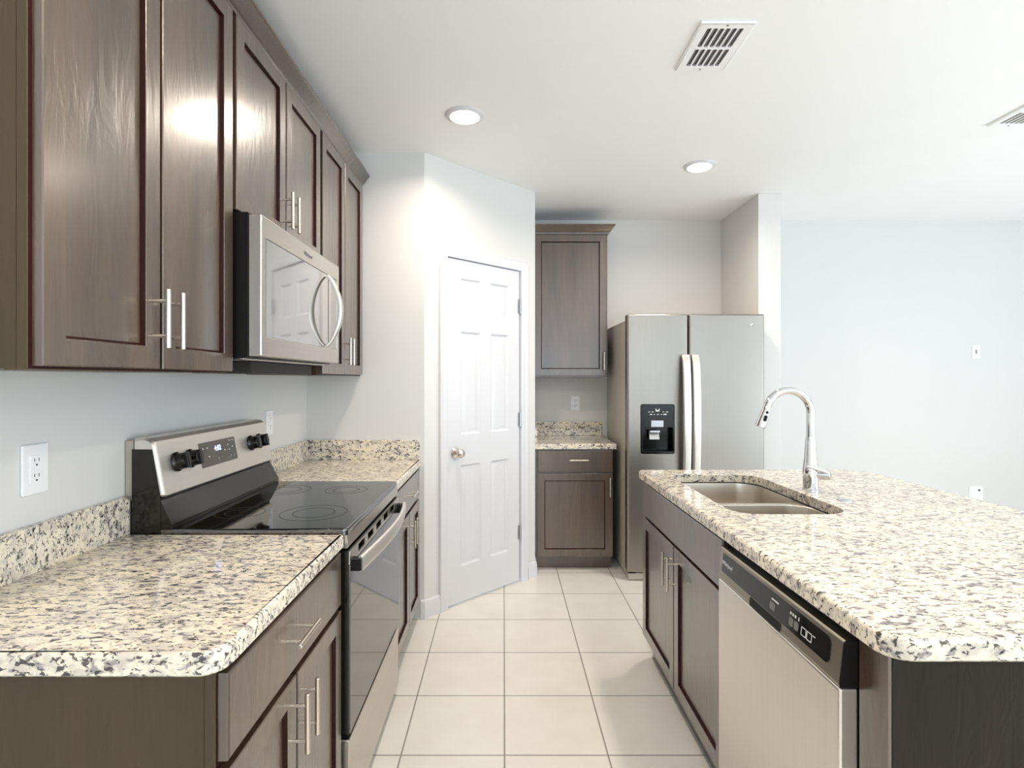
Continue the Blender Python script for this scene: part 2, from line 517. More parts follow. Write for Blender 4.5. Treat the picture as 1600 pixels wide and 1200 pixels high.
mb.lathe([(0.032, 0), (0.032, 0.004), (0.028, 0.009), (0.013, 0.012), (0.012, 0.030), (0.020, 0.036), (0.0265, 0.046), (0.027, 0.056), (0.021, 0.064), (0.008, 0.0665), (0.0, 0.0665)], kc, DN, 32)
mb.build('knob', M['nickel'], door, 30)
for hz in (1.815, 1.072, 0.33):
    mb = MB()
    c0 = dpt(DS0 + DW + 0.005, FN + 0.007, hz - 0.045)
    mb.cyl(c0, c0 + Z * 0.09, 0.0065, 14)
    mb.lathe([(0.0065, 0), (0.005, 0.004), (0, 0.006)], c0 + Z * 0.09, Z, 12)
    mb.prism([dpt(DS0 + DW - 0.012, FN + 0.0005, hz - 0.045), dpt(DS0 + DW + 0.004, FN + 0.0005, hz - 0.045), dpt(DS0 + DW + 0.004, FN + 0.0025, hz - 0.045), dpt(DS0 + DW - 0.012, FN + 0.0025, hz - 0.045)], Z * 0.09)
    mb.build('hinge', M['silver'], door, 30)
# jambs and casing
mb = MB()
J0, J1 = DS0 - 0.004, DS0 + DW + 0.012
CASE = [(0.0, 0.0), (0.0, 0.010), (0.010, 0.013), (0.030, 0.013), (0.044, 0.018), (0.056, 0.018), (0.060, 0.014), (0.060, 0.0)]   # (outwards from the opening, proud of the wall)
zt = DT + 0.006
mb.loops([[dpt(J0 - w, n, 0.0) for w, n in CASE], [dpt(J0 - w, n, zt + w) for w, n in CASE], [dpt(J1 + w, n, zt + w) for w, n in CASE], [dpt(J1 + w, n, 0.0) for w, n in CASE]])
for a, b in ((J0 - 0.013, J0), (J1, J1 + 0.006)):
    mb.prism([dpt(a, 0), dpt(b, 0), dpt(b, -WT), dpt(a, -WT)], Z * zt)
mb.prism([dpt(J0 - 0.013, 0, zt), dpt(J1 + 0.006, 0, zt), dpt(J1 + 0.006, -WT, zt), dpt(J0 - 0.013, -WT, zt)], Z * 0.008)
struct(mb.build('trim_1', M['white'], None, 25))

# windows added out of the picture to let the daylight in
def window(name, mk):
    mb = MB(); mk(mb); return struct(mb.build(name, M['white'], None, 0))
def w1(mb):
    for y in (-2.8, -1.16, 0.5, 2.14): mb.box(XR - 0.02, XR + WT, y, y + 0.06, 0.05, 2.25)
    for z in (0.05, 2.19): mb.box(XR - 0.02, XR + WT, -2.8, 2.2, z, z + 0.06)
def w2(mb):
    for x in (0.85, 2.57, 4.29): mb.box(x, x + 0.06, YR - WT, YR + 0.02, 0.3, 2.4)
    for z in (0.3, 2.34): mb.box(0.85, 4.35, YR - WT, YR + 0.02, z, z + 0.06)
def w3(mb):
    for x in (-0.95, -0.13, 0.69): mb.box(x, x + 0.06, YR - WT, YR + 0.02, 0.5, 2.2)
    for z in (0.5, 1.32, 2.14): mb.box(-0.95, 0.75, YR - WT, YR + 0.02, z, z + 0.06)
window('window_1', w1); window('window_2', w2); window('window_3', w3)

# ---------------------------------------------------------------- cabinets
WM = [M['wood'], M['wood_red']]
FX, BX = -0.800, -0.487                                     # face-frame planes of the left wall and base units
UZ0, UZ1 = 1.356, 2.420
def wall_cab_left(y0, y1, z0, splits, label, handles, hz, group):
    t = thing('wall_cabinet', (XL, y0, z0), label, 'cabinet', group)
    mb = MB()
    mb.box(XL + 0.001, FX - 0.019, y0 + 0.0015, y1 - 0.0015, z0 + 0.002, UZ1, 0.0008, 1)
    mb.box(FX - 0.019, FX, y0, y1, z0, UZ1, 0.0012, 1)
    mb.box(FX - 0.0005, FX + 0.0006, y0 + 0.002, y1 - 0.002, z0 + 0.002, UZ1 - 0.01, mi=1)
    mb.box(FX - 0.040, FX - 0.019, y0 + 0.0005, y0 + 0.0025, z0, UZ1)
    mb.build('body', [M['wood_panel'], M['wood_red']], t)
    for k, (a, b) in enumerate(splits):
        mb = MB(); shaker(mb, (FX + 0.001, a, z0 + 0.006), Y, X, b - a, 2.405 - z0 - 0.006)
        d = mb.build('door', WM, t, 20)
        bar_pull(d, (FX + 0.020, handles[k], hz), Z, X)
    return t
GW = 'espresso wall cabinets along the left wall'
wall_cab_left(0.925, 1.597, UZ0, [(0.933, 1.252), (1.262, 1.588)], 'nearest espresso wall cabinet, beside the near side of the microwave', (1.224, 1.280), 1.474, GW)
wall_cab_left(1.5985, 2.3605, 1.830, [(1.610, 1.973), (1.983, 2.346)], 'short espresso wall cabinet directly above the microwave', (1.948, 2.008), 1.935, GW)
wall_cab_left(2.362, 3.080, UZ0, [(2.376, 2.707), (2.717, 3.046)], 'farthest espresso wall cabinet, between microwave and end wall', (2.682, 2.742), 1.474, GW)

CROWN = [(0.0, 0.0), (0.010, 0.0), (0.012, 0.008), (0.020, 0.014), (0.034, 0.034), (0.044, 0.048), (0.050, 0.052), (0.050, 0.062), (0.0, 0.062)]
def crown(name, path, z, mat, parent=None):
    """sweep the crown profile along a plan path (left of travel is outwards), mitred"""
    pts = [Vector((*p, 0)) for p in path]
    rings = []
    for i, p in enumerate(pts):
        ns = []
        if i > 0: d = (p - pts[i - 1]).normalized(); ns.append(Vector((d.y, -d.x, 0)))
        if i < len(pts) - 1: d = (pts[i + 1] - p).normalized(); ns.append(Vector((d.y, -d.x, 0)))
        m = sum(ns, Vector()); m = m / m.length_squared * len(ns) if len(ns) == 1 else m * (2.0 / m.length_squared)
        rings.append([p + m * o_ + Z * (z + h) for o_, h in CROWN])
    return MB().loops(rings).build(name, mat, parent, 30)
o = crown('crown_moulding', [(XL + 0.002, 0.925), (FX + 0.001, 0.925), (FX + 0.001, 3.081)], UZ1 - 0.004, M['wood_long'])
tag(o, 'long espresso crown moulding running over the left wall cabinets', 'moulding')

CT0, CT1 = 0.850, 0.890                                     # worktop slab
DXF = BX + 0.0195                                           # front plane of the base fronts
def base_body(t, y0, y1, end_panel=False):
    mb = MB()
    mb.box(XL + 0.001, BX - 0.019, y0 + 0.0015, y1 - 0.0015, 0.100, CT0 - 0.001, 0.0008, 1)
    mb.box(BX - 0.019, BX, y0, y1, 0.100, CT0 - 0.001, 0.0012, 1)
    mb.box(BX - 0.0005, BX + 0.0006, y0 + 0.002, y1 - 0.002, 0.102, CT0 - 0.002, mi=1)
    mb.box(XL + 0.001, BX - 0.065, y0 + 0.0015, y1 - 0.0015, 0.0005, 0.100)
    if end_panel: mb.box(BX - 0.032, BX - 0.019, y0 + 0.0003, y0 + 0.0025, 0.100, CT0 - 0.001)
    mb.build('body', [M['wood_panel'], M['wood_red']], t)
def base_cab_left(y0, y1, a, m0, m1, b, label, end_panel, hd, dh):
    t = thing('base_cabinet', (XL, y0, 0), label, 'cabinet', 'espresso base cabinets along the left wall')
    base_body(t, y0, y1, end_panel)
    mb = MB(); slab_front(mb, (BX + 0.001, a, 0.690), Y, X, b - a, 0.150)
    d = mb.build('drawer', WM, t, 20)
    bar_pull(d, (DXF, (a + b) / 2 + dh, 0.772), Y, X)
    for (p, q, hy) in ((a, m0, m0 - hd), (m1, b, m1 + hd)):
        mb = MB(); shaker(mb, (BX + 0.001, p, 0.108), Y, X, q - p, 0.566)
        d = mb.build('door', WM, t, 20)
        bar_pull(d, (DXF, hy, 0.580), Z, X)
base_cab_left(0.930, 1.596, 0.936, 1.243, 1.252, 1.586, 'near espresso base cabinet in the left foreground under granite', True, 0.028, -0.03)
base_cab_left(2.363, 3.070, 2.375, 2.720, 2.729, 3.050, 'espresso base cabinet between the range and the end wall', False, 0.028, 0.0)

# worktops on the left
def xyz(u, v, n): return Vector((u, v, n))
t = thing('countertop', (XL, 0.9, CT0), 'near speckled granite worktop in the left foreground with short splash', 'countertop', 'granite worktops of the left run')
CE = -0.464
mb = MB(); plate(mb, xyz, rrect(XL + 0.001, CE, 0.902, 1.5985, [0.002, 0.045, 0.002, 0.002]), None, CT0, CT1, 0.010, 5, r0=0.004)
mb.build('slab', M['granite'], t, 40)
mb = MB().box(XL + 0.001, XL + 0.021, 0.904, 1.5985, CT1, 1.000, 0.0025)
mb.build('backsplash', M['granite'], t, 40)
t = thing('countertop', (XL, 2.36, CT0), 'granite worktop between the black range and the end wall', 'countertop', 'granite worktops of the left run')
mb = MB(); plate(mb, xyz, rrect(XL + 0.001, CE, 2.3615, YE - 0.001, 0.002), None, CT0, CT1, 0.010, 5, r0=0.004)
mb.build('slab', M['granite'], t, 40)
mb = MB().box(XL + 0.001, XL + 0.021, 2.3615, YE - 0.001, CT1, 1.000, 0.0025)
mb.build('backsplash', M['granite'], t, 40)
mb = MB().box(XL + 0.0215, -0.468, YE - 0.021, YE - 0.001, CT1, 1.000, 0.0025)
mb.build('backsplash', M['granite'], t, 40)

# ---------------------------------------------------------------- microwave
MY0, MY1, MZ0, MZ1 = 1.602, 2.357, 1.402, 1.828
t = thing('microwave', (XL, MY0, MZ0), 'stainless over-the-range microwave with bowed handle above the range', 'microwave')
MB().box(XL + 0.002, -0.742, MY0, MY1, MZ0, MZ1 - 0.001, 0.003).build('body', M['black'], t)
mb = MB()
yz = lambda x0: (lambda u, v, n: Vector((n, u, v)))
to3 = yz(0)
win = rrect(1.630, 2.327, 1.464, 1.757, 0.008)
plate(mb, to3, rrect(MY0, MY1, MZ0 + 0.004, MZ1 - 0.008, 0.004), win, -0.741, -0.704, 0.005, 4, hole_r=0.002)
d = mb.build('door', M['steel_y'], t, 30)
mb = MB(); plate(mb, to3, inset(win, 0.0005), None, -0.735, -0.7065, 0.001, 2)
mb.build('window', M['glass_mw'], d, 30)
mb = MB().box(-0.7065, -0.7055, 2.219, 2.2215, 1.467, 1.754)
mb.build('panel_seam', M['black'], d, 0)
hp = []
for k in range(21):
    s = k / 20; z = 1.472 + s * 0.276
    hp.append((-0.700 + 0.052 * math.sin(math.pi * s) ** 0.75, 2.192, z))
mb = MB(); mb.tube(hp, [0.008 + 0.004 * math.sin(math.pi * k / 20) for k in range(21)], 24, squash=(1.25, 0.8), up=Y, ex=0.75)
mb.build('handle', M['steel'], d, 40)
text_mesh('logo', 'Whirlpool', (-0.7036, 1.985, 1.785), Y, Z, X, 0.020, M['logo_dark'], d)
mb = MB().box(XL + 0.02, -0.760, MY0 + 0.01, MY1 - 0.01, MZ0 - 0.006, MZ0 + 0.001, 0.002)
mb.build('bottom_panel', M['steel_y'], t)
mb = MB().box(-0.985, -0.795, 1.735, 2.285, 1.358, MZ0 - 0.006, 0.004)
mb.build('filter_tray', M['slot'], t)

# ---------------------------------------------------------------- range
RY0, RY1 = 1.602, 2.357
RF = -0.452
t = thing('range', (XL, RY0, 0), 'stainless and black electric range with glass top and backguard', 'range')
mb = MB().box(-1.085, -0.484, RY0, RY1, 0.05, 0.884, 0.004)
for (x, y) in ((-1.04, RY0 + 0.05), (-1.04, RY1 - 0.05), (-0.56, RY0 + 0.05), (-0.56, RY1 - 0.05)): mb.cyl((x, y, 0), (x, y, 0.055), 0.018)
mb.build('body', M['black_gloss'], t)
mb = MB(); plate(mb, xyz, rrect(-1.015, -0.456, RY0 - 0.001, RY1 + 0.001, [0.004, 0.014, 0.014, 0.004]), None, 0.884, 0.903, 0.006, 4)
ct = mb.build('cooktop', M['glass'], t, 30)
for (bx, by, br) in ((-0.62, 1.80, 0.105), (-0.62, 2.17, 0.080), (-0.86, 1.80, 0.075), (-0.86, 2.17, 0.095)):
    mb = MB()
    for rr in (br, br * 0.62):
        mb.loops([[(bx + math.cos(a) * q, by + math.sin(a) * q, 0.9030 + h) for a in [2 * math.pi * i / 48 for i in range(48)]] for q, h in ((rr - 0.001, 0), (rr - 0.001, 0.0003), (rr + 0.001, 0.0003), (rr + 0.001, 0))], closed=True)
    mb.build('burner_ring', M['slot'], ct, 30)
# backguard: lower black rise, stainless control fascia above
rise = [(-1.085, 0.884), (-0.985, 0.884), (-0.962, 0.904), (-0.962, 0.916), (-0.966, 0.924), (-0.992, 0.974), (-1.000, 0.986), (-1.085, 0.986)]
mb = MB().prism([(x, RY0, z) for x, z in rise], Y * (RY1 - RY0), bev=0.0015)
mb.build('backguard_riser', M['black_gloss'], t, 30)
fas = [(-1.078, 0.994), (-0.992, 0.994), (-0.987, 0.999), (-1.014, 1.140), (-1.020, 1.156), (-1.032, 1.166), (-1.050, 1.170), (-1.078, 1.166)]
mb = MB()
N_ = 8
rings = []
for k, (dy, sc) in enumerate(((0.0, 0.0), (0.0015, 0.35), (0.006, 0.75), (0.014, 1.0))):
    rings.append((dy, sc))
def fr_ring(y, sc):
    cx, cz = -1.045, 1.075
    q = 0.010 * (1 - sc)
    return [(x + (cx - x) * q / 0.06, y, z + (cz - z) * q / 0.09) for x, z in fas]
mb.loops([fr_ring(RY0 + dy, sc) for dy, sc in rings] + [fr_ring(RY1 - dy, sc) for dy, sc in reversed(rings)])
bgd = mb.build('backguard', M['steel_satin'], t, 25)
mb = MB().box(-1.080, -1.000, RY0 + 0.004, RY1 - 0.004, 0.984, 0.996)
mb.build('shadow_gap', M['shadow_gap'], t, 0)
mb = MB().box(XL + 0.002, -1.079, RY0 + 0.004, RY1 - 0.004, 0.884, 1.160, 0.002)
mb.build('rear_panel', M['fridge_side'], t)
mb = MB()
mb.prism([(-1.0805, RY0 - 0.0012, 0.884), (-0.996, RY0 - 0.0012, 0.884), (-0.998, RY0 - 0.0012, 1.000), (-1.022, RY0 - 0.0012, 1.135), (-1.0805, RY0 - 0.0012, 1.135)], Y * 0.003)
mb.build('side_panel', M['black_gloss'], t, 0)
# fascia plane: direction up the slope and its normal
FV = Vector((-1.014 + 0.987, 0, 1.140 - 0.999)).normalized(); FNn = Vector((FV.z, 0, -FV.x))
def fas3(u, v, n): return Vector((-0.987, 0, 0.999)) + Y * u + FV * v + FNn * n
mb = MB(); plate(mb, fas3, rrect(1.822, 2.062, 0.045, 0.128, 0.003), None, -0.002, 0.0018, 0.0008, 2)
dp = mb.build('control_display', M['grey_panel'], t, 20)
text_mesh('clock_digits', '4:02', fas3(1.935, 0.100, 0.0020), Y, FV, FNn, 0.026, M['glow'], dp)
for (u, v) in ((1.842, 0.108), (1.868, 0.108), (1.872, 0.078), (2.006, 0.104), (2.022, 0.118), (2.042, 0.118), (2.010, 0.086), (2.036, 0.094), (1.98, 0.088)):
    mb = MB(); plate(mb, fas3, rrect(u - 0.004, u + 0.004, v - 0.002, v + 0.002, 0.001, 2), None, 0.0016, 0.0022, 0.0002, 1)
    mb.build('key_legend', M['mark'], dp, 0)
for (u, v) in ((1.930, 0.064), (1.955, 0.066), (2.015, 0.062), (2.040, 0.062)):
    mb = MB(); plate(mb, fas3, rrect(u - 0.008, u + 0.008, v - 0.005, v + 0.005, 0.001, 2), None, 0.0016, 0.0022, 0.0002, 1)
    mb.build('touch_key', M['grey_btn'], dp, 0)
for u in (1.690, 1.762, 2.185, 2.258):
    mb = MB(); c = fas3(u, 0.088, 0)
    mb.lathe([(0.030, 0), (0.030, 0.006), (0.026, 0.010), (0.0235, 0.030), (0.022, 0.034), (0.0, 0.034)], c, FNn, 28)
    b = c + FNn * 0.010
    pts = [b + Y * sx * 0.007 + FV * sy * 0.024 for sx, sy in ((-1, -1), (1, -1), (1, 1), (-1, 1))]
    mb.prism(pts, FNn * 0.030, bev=0.002)
    mb.build('knob', M['black_gloss'], t, 30)
# oven front
mb = MB().prism([(-0.484, RY0 + 0.002, 0.846), (-0.456, RY0 + 0.002, 0.846), (-0.452, RY0 + 0.002, 0.852), (-0.456, RY0 + 0.002, 0.884), (-0.484, RY0 + 0.002, 0.884)], Y * (RY1 - RY0 - 0.004), bev=0.001)
mb.build('front_trim', M['steel_y'], t, 25)
mb = MB()
to3 = lambda u, v, n: Vector((n, u, v))
plate(mb, to3, rrect(RY0 + 0.003, RY1 - 0.003, 0.300, 0.838, 0.004), [rrect(y - 0.040, y + 0.040, 0.807, 0.830, 0.002, 2) for y in (1.74, 1.86, 1.98, 2.10, 2.22)], -0.484, RF, 0.004, 3, mi=0, hole_r=0.0005)
od = mb.build('oven_door', M['black_gloss'], t, 25)
mb = MB()
plate(mb, to3, rrect(RY0 + 0.004, RY1 - 0.004, 0.796, 0.836, 0.002), [rrect(y - 0.040, y + 0.040, 0.807, 0.830, 0.002, 2) for y in (1.74, 1.86, 1.98, 2.10, 2.22)], RF - 0.0005, RF + 0.004, 0.001, 2, hole_r=0.0005)
mb.build('vent_trim', M['steel_y'], od, 25)
mb = MB(); plate(mb, to3, rrect(RY0 + 0.005, RY1 - 0.005, 0.304, 0.795, 0.003), None, RF - 0.001, RF + 0.005, 0.002, 2)
mb.build('oven_window', M['glass'], od, 25)
hp = []
for k in range(25):
    s = k / 24
    hp.append((RF + 0.030 + 0.034 * math.sin(math.pi * s), RY0 + 0.020 + s * (RY1 - RY0 - 0.04), 0.795 + 0.012 * math.sin(math.pi * s)))
mb = MB(); mb.tube(hp, 0.016, 24, squash=(1.45, 0.50), up=Z, ex=0.6)
for y in (RY0 + 0.028, RY1 - 0.028):
    mb.box(RF + 0.002, RF + 0.034, y - 0.016, y + 0.016, 0.776, 0.812, 0.003, mi=1)
mb.build('handle', [M['steel_satin'], M['black']], od, 40)
mb = MB(); plate(mb, to3, rrect(RY0 + 0.004, RY1 - 0.004, 0.042, 0.286, 0.004), None, -0.484, RF + 0.002, 0.004, 3)
mb.build('drawer', M['steel_y'], t, 25)

# ---------------------------------------------------------------- back recess: base unit, worktop, wall unit
t = thing('base_cabinet', (XS, YB, 0), 'small espresso base cabinet between pantry corner and refrigerator', 'cabinet')
BF, BXL, BXR = 3.862, XS + 0.004, 0.766
mb = MB()
mb.box(BXL + 0.0015, BXR - 0.0015, BF + 0.019, YB - 0.001, 0.095, CT0 - 0.001, 0.0008, 1)
mb.box(BXL, BXR, BF, BF + 0.019, 0.095, CT0 - 0.001, 0.001, 1)
mb.box(BXL + 0.0015, BXR - 0.0015, BF + 0.055, YB - 0.001, 0.0005, 0.095)
mb.build('body', [M['wood']], t)
mb = MB(); slab_front(mb, (BXL + 0.018, BF - 0.001, 0.692), X, -Y, BXR - BXL - 0.026, 0.148)
d = mb.build('drawer', WM, t, 20); bar_pull(d, (0.522, BF - 0.020, 0.776), X, -Y)
mb = MB(); shaker(mb, (BXL + 0.018, BF - 0.001, 0.100), X, -Y, BXR - BXL - 0.026, 0.580)
d = mb.build('door', WM, t, 20); bar_pull(d, (0.738, BF - 0.020, 0.590), Z, -Y)
t = thing('countertop', (XS, YB, CT0), 'short granite worktop on the small cabinet beside the refrigerator', 'countertop')
mb = MB(); plate(mb, xyz, rrect(XS + 0.002, 0.786, 3.832, YB - 0.001, [0.002, 0.006, 0.002, 0.002]), None, CT0, CT1, 0.008, 5, r0=0.003)
mb.build('slab', M['granite'], t, 40)
mb = MB().box(XS + 0.002, 0.780, YB - 0.021, YB - 0.001, CT1, 1.000, 0.0025); mb.build('backsplash', M['granite'], t, 40)
mb = MB().box(XS + 0.002, XS + 0.022, 3.84, YB - 0.0215, CT1, 1.000, 0.0025); mb.build('backsplash', M['granite'], t, 40)
t = thing('wall_cabinet', (XS, YB, UZ0), 'tall espresso wall cabinet hung beside the refrigerator recess', 'cabinet')
UF = 4.094
mb = MB()
mb.box(BXL + 0.0015, 0.7685, UF + 0.019, YB - 0.001, UZ0 + 0.002, UZ1, 0.0008, 1)
mb.box(BXL, 0.770, UF, UF + 0.019, UZ0, UZ1, 0.001, 1)
mb.build('body', [M['wood']], t)
mb = MB(); shaker(mb, (BXL + 0.010, UF - 0.001, UZ0 + 0.008), X, -Y, 0.758 - BXL - 0.008, 2.405 - UZ0 - 0.008)
d = mb.build('door', WM, t, 20); bar_pull(d, (0.738, UF - 0.020, 1.470), Z, -Y)
crown('crown_moulding', [(BXL, UF - 0.001), (0.770, UF - 0.001), (0.770, YB - 0.001)], UZ1 - 0.004, M['wood'], t)

# ---------------------------------------------------------------- refrigerator
GX0, GX1, GS, GY = 0.816, 1.722, 1.2205, 3.63
t = thing('refrigerator', (GX0, YB, 0), 'stainless side-by-side refrigerator with black ice and water dispenser', 'refrigerator')
mb = MB().box(GX0 + 0.004, GX1 - 0.004, GY + 0.085, YB - 0.03, 0.03, 1.735, 0.006)
mb.box(GX0 + 0.02, GX1 - 0.02, GY + 0.10, YB - 0.05, 0.0005, 0.03)
mb.build('cabinet', M['fridge_side'], t)
xz = lambda u, v, n: Vector((u, GY + 0.075 - n, v))
def bowed(mb, x0, x1, amt):
    c, h = (x0 + x1) / 2, (x1 - x0) / 2
    for k in range(1, 12):
        bmesh.ops.bisect_plane(mb.bm, geom=mb.bm.verts[:] + mb.bm.edges[:] + mb.bm.faces[:], plane_co=(x0 + (x1 - x0) * k / 12, 0, 0), plane_no=(1, 0, 0))
    for v in mb.bm.verts:
        if v.co.y < GY + 0.05: v.co.y += amt * ((v.co.x - c) / h) ** 2
    return mb
DX0, DX1, DZ0, DZ1 = 0.904, 1.126, 0.846, 1.171
disp = rrect(DX0, DX1, DZ0, DZ1, 0.012)
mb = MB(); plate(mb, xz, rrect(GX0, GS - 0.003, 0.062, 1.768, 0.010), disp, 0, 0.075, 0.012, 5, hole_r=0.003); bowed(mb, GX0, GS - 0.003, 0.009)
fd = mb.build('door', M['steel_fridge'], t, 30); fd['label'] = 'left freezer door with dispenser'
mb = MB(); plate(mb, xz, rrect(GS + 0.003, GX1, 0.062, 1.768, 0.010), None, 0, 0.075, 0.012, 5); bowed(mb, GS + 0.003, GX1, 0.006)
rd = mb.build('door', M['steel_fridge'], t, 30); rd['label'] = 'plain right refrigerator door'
for xh, par, sg in ((GS - 0.027, fd, -1), (GS + 0.036, rd, 1)):
    hp = []
    for k in range(25):
        s = k / 24
        hp.append((xh, GY - 0.012 - 0.040 * math.sin(math.pi * min(1, max(0, s))) ** 0.45, 0.62 + s * 0.875))
    mb = MB(); mb.tube(hp, 0.026, 24, squash=(1.0, 0.50), up=X, ex=0.55)
    for z in (0.632, 1.483): mb.box(xh - 0.014, xh + 0.014, GY - 0.030, GY + 0.012, z - 0.014, z + 0.014, 0.003)
    mb.build('handle', M['steel'], par, 40)
# dispenser: bezel ring, control face, cavity, paddle, display
mb = MB()
yf = 0.076
plate(mb, xz, inset(disp, 0.001), rrect(DX0 + 0.012, DX1 - 0.012, DZ0 + 0.016, 1.020, 0.006), 0.045, yf + 0.001, 0.002, 2, hole_r=0.002)
mb.box(DX0 + 0.002, DX1 - 0.002, GY + 0.060, GY + 0.070, DZ0 + 0.002, 1.04)
mb.build('dispenser', M['black_disp'], fd, 30)
mb = MB(); plate(mb, xz, rrect(0.971, 1.051, 1.023, 1.066, 0.002), None, yf, yf + 0.003, 0.001, 2)
mb.box(0.963, 1.029, GY - 0.004, GY + 0.040, 0.985, 1.000, 0.003)
mb.prism([(0.965, GY + 0.012, 0.940), (1.030, GY + 0.012, 0.940), (1.030, GY + 0.030, 0.986), (0.965, GY + 0.030, 0.986)], Vector((0, 0.006, 0.0)))
mb.build('dispenser_paddle', M['silver'], fd, 30)
for (u, v, w, h) in ((1.013, 1.130, 0.024, 0.010), (1.002, 1.138, 0.005, 0.012), (1.024, 1.138, 0.005, 0.012), (0.958, 1.122, 0.012, 0.004), (0.980, 1.122, 0.014, 0.005), (1.052, 1.122, 0.012, 0.004), (1.076, 1.122, 0.014, 0.005), (0.970, 1.106, 0.014, 0.006), (0.992, 1.106, 0.010, 0.004), (1.015, 1.106, 0.012, 0.005), (1.038, 1.106, 0.010, 0.004), (1.062, 1.106, 0.022, 0.007)):
    mb = MB(); plate(mb, xz, rrect(u - w / 2, u + w / 2, v - h / 2, v + h / 2, 0.001, 2), None, yf + 0.0005, yf + 0.0018, 0.0003, 1)
    mb.build('control_icon', M['mark'], fd, 0)
mb = MB()
mb.tube([(1.616 + 0.020 * math.cos(a), GY + 0.0035 + 0.002, 1.697 + 0.010 * math.sin(a)) for a in [math.radians(150 + 14 * i) for i in range(15)]], 0.0022, 8)
mb.tube([(1.622, GY + 0.004, 1.690), (1.632, GY + 0.004, 1.697), (1.637, GY + 0.004, 1.706)], 0.003, 8)
mb.build('logo', M['chrome'], rd, 40)
mb = MB().box(GX0 + 0.012, GX1 - 0.012, GY + 0.030, GY + 0.090, 0.006, 0.052, 0.004)
mb.build('base_grille', M['fridge_side'], t)
for a_, b_ in ((GX0 + 0.008, GX0 + 0.06), (GX1 - 0.06, GX1 - 0.008)):
    MB().box(a_, b_, GY + 0.020, GY + 0.08, 0.052, 0.060, 0.001).build('hinge_bracket', M['black'], t)

# ---------------------------------------------------------------- island
IX = 0.690                                                   # face-frame plane
IY0, IY1 = 1.070, 2.665
SY0, SY1 = 1.686, 2.660                                      # sink base
IB = 1.29
t = thing('sink_cabinet', (IX, SY0, 0), 'espresso sink base in the island with two doors and false front', 'cabinet')
mb = MB()
mb.box(IX + 0.019, IB, SY0, SY0 + 0.018, 0.10, CT0 - 0.001)
mb.box(IX + 0.019, IB, SY1 - 0.018, SY1, 0.10, CT0 - 0.001)
mb.box(IX + 0.019, IB - 0.012, SY0 + 0.018, SY1 - 0.018, 0.10, 0.118)
mb.box(IB - 0.012, IB, SY0 + 0.018, SY1 - 0.018, 0.10, CT0 - 0.001)
for a, b, c, e in ((SY0, SY0 + 0.04, 0.10, CT0 - 0.001), (SY1 - 0.04, SY1, 0.10, CT0 - 0.001), (SY0 + 0.04, SY1 - 0.04, 0.10, 0.14), (SY0 + 0.04, SY1 - 0.04, 0.66, 0.72), (SY0 + 0.04, SY1 - 0.04, 0.82, CT0 - 0.001), (2.15, 2.195, 0.14, 0.66)):
    mb.box(IX, IX + 0.019, a, b, c, e, mi=1)
mb.box(IX + 0.030, IB, SY0, SY1, 0.0005, 0.10)
mb.build('body', WM, t, 0)
mb = MB(); slab_front(mb, (IX - 0.001, SY1 - 0.002, 0.690), -Y, -X, SY1 - SY0 - 0.004, 0.154)
mb.build('false_front', WM, t, 20)
for p, q, hy in ((SY0 + 0.006, 2.170, 2.142), (2.179, SY1 - 0.006, 2.207)):
    mb = MB(); shaker(mb, (IX - 0.001, q, 0.112), -Y, -X, q - p, 0.566)
    d = mb.build('door', WM, t, 20); bar_pull(d, (IX - 0.020, hy, 0.580), Z, -X)
# dishwasher
WY0, WY1 = 1.074, 1.680
t = thing('dishwasher', (IX, WY0, 0), 'stainless front-control dishwasher built into the island', 'dishwasher')
mb = MB().box(IX + 0.0, IB - 0.02, WY0 + 0.003, WY1 - 0.003, 0.10, 0.847, 0.004)
mb.box(IX + 0.045, IB - 0.02, WY0 + 0.003, WY1 - 0.003, 0.0005, 0.10)
mb.build('body', M['black'], t)
zx = lambda u, v, n: Vector((0.690 - n, u, v))
mb = MB(); plate(mb, zx, rrect(WY0, WY1, 0.115, 0.736, 0.006), None, 0.0, 0.036, 0.006, 4)
dd = mb.build('door_panel', M['steel'], t, 30)
# control fascia, leaning back towards the top
cp = [(0.690, 0.738), (0.655, 0.738), (0.653, 0.744), (0.6625, 0.826), (0.6665, 0.830), (0.690, 0.830)]
mb = MB().prism([(x, WY0, z) for x, z in cp], Y * (WY1 - WY0), bev=0.0012)
cpn = mb.build('control_panel', M['steel_dark'], t, 25)
mb = MB().prism([(x, WY0 - 0.0025, z) for x, z in cp], Y * 0.003, bev=0.0006)
mb.build('end_cap', M['black'], cpn, 25)
CV = Vector((0.0095, 0, 0.082)).normalized(); CN = Vector((-CV.z, 0, CV.x))
def cp3(u, v, n): return Vector((0.653, 0, 0.744)) + Y * u + CV * v + CN * n
mb = MB(); plate(mb, cp3, rrect(1.110, 1.655, 0.020, 0.074, [0.012, 0.004, 0.004, 0.016]), None, -0.002, 0.0015, 0.0008, 2)
gl = mb.build('control_glass', M['glass_dw'], t, 25)
mb = MB(); plate(mb, cp3, rrect(1.300, 1.465, -0.003, 0.018, 0.006), None, -0.010, 0.0008, 0.0004, 2)
mb.build('pocket_handle', M['shadow_gap'], cpn, 25)
text_mesh('logo', 'Whirlpool', cp3(1.618, 0.048, 0.0018), -Y, CV, CN, 0.017, M['mark'], gl)
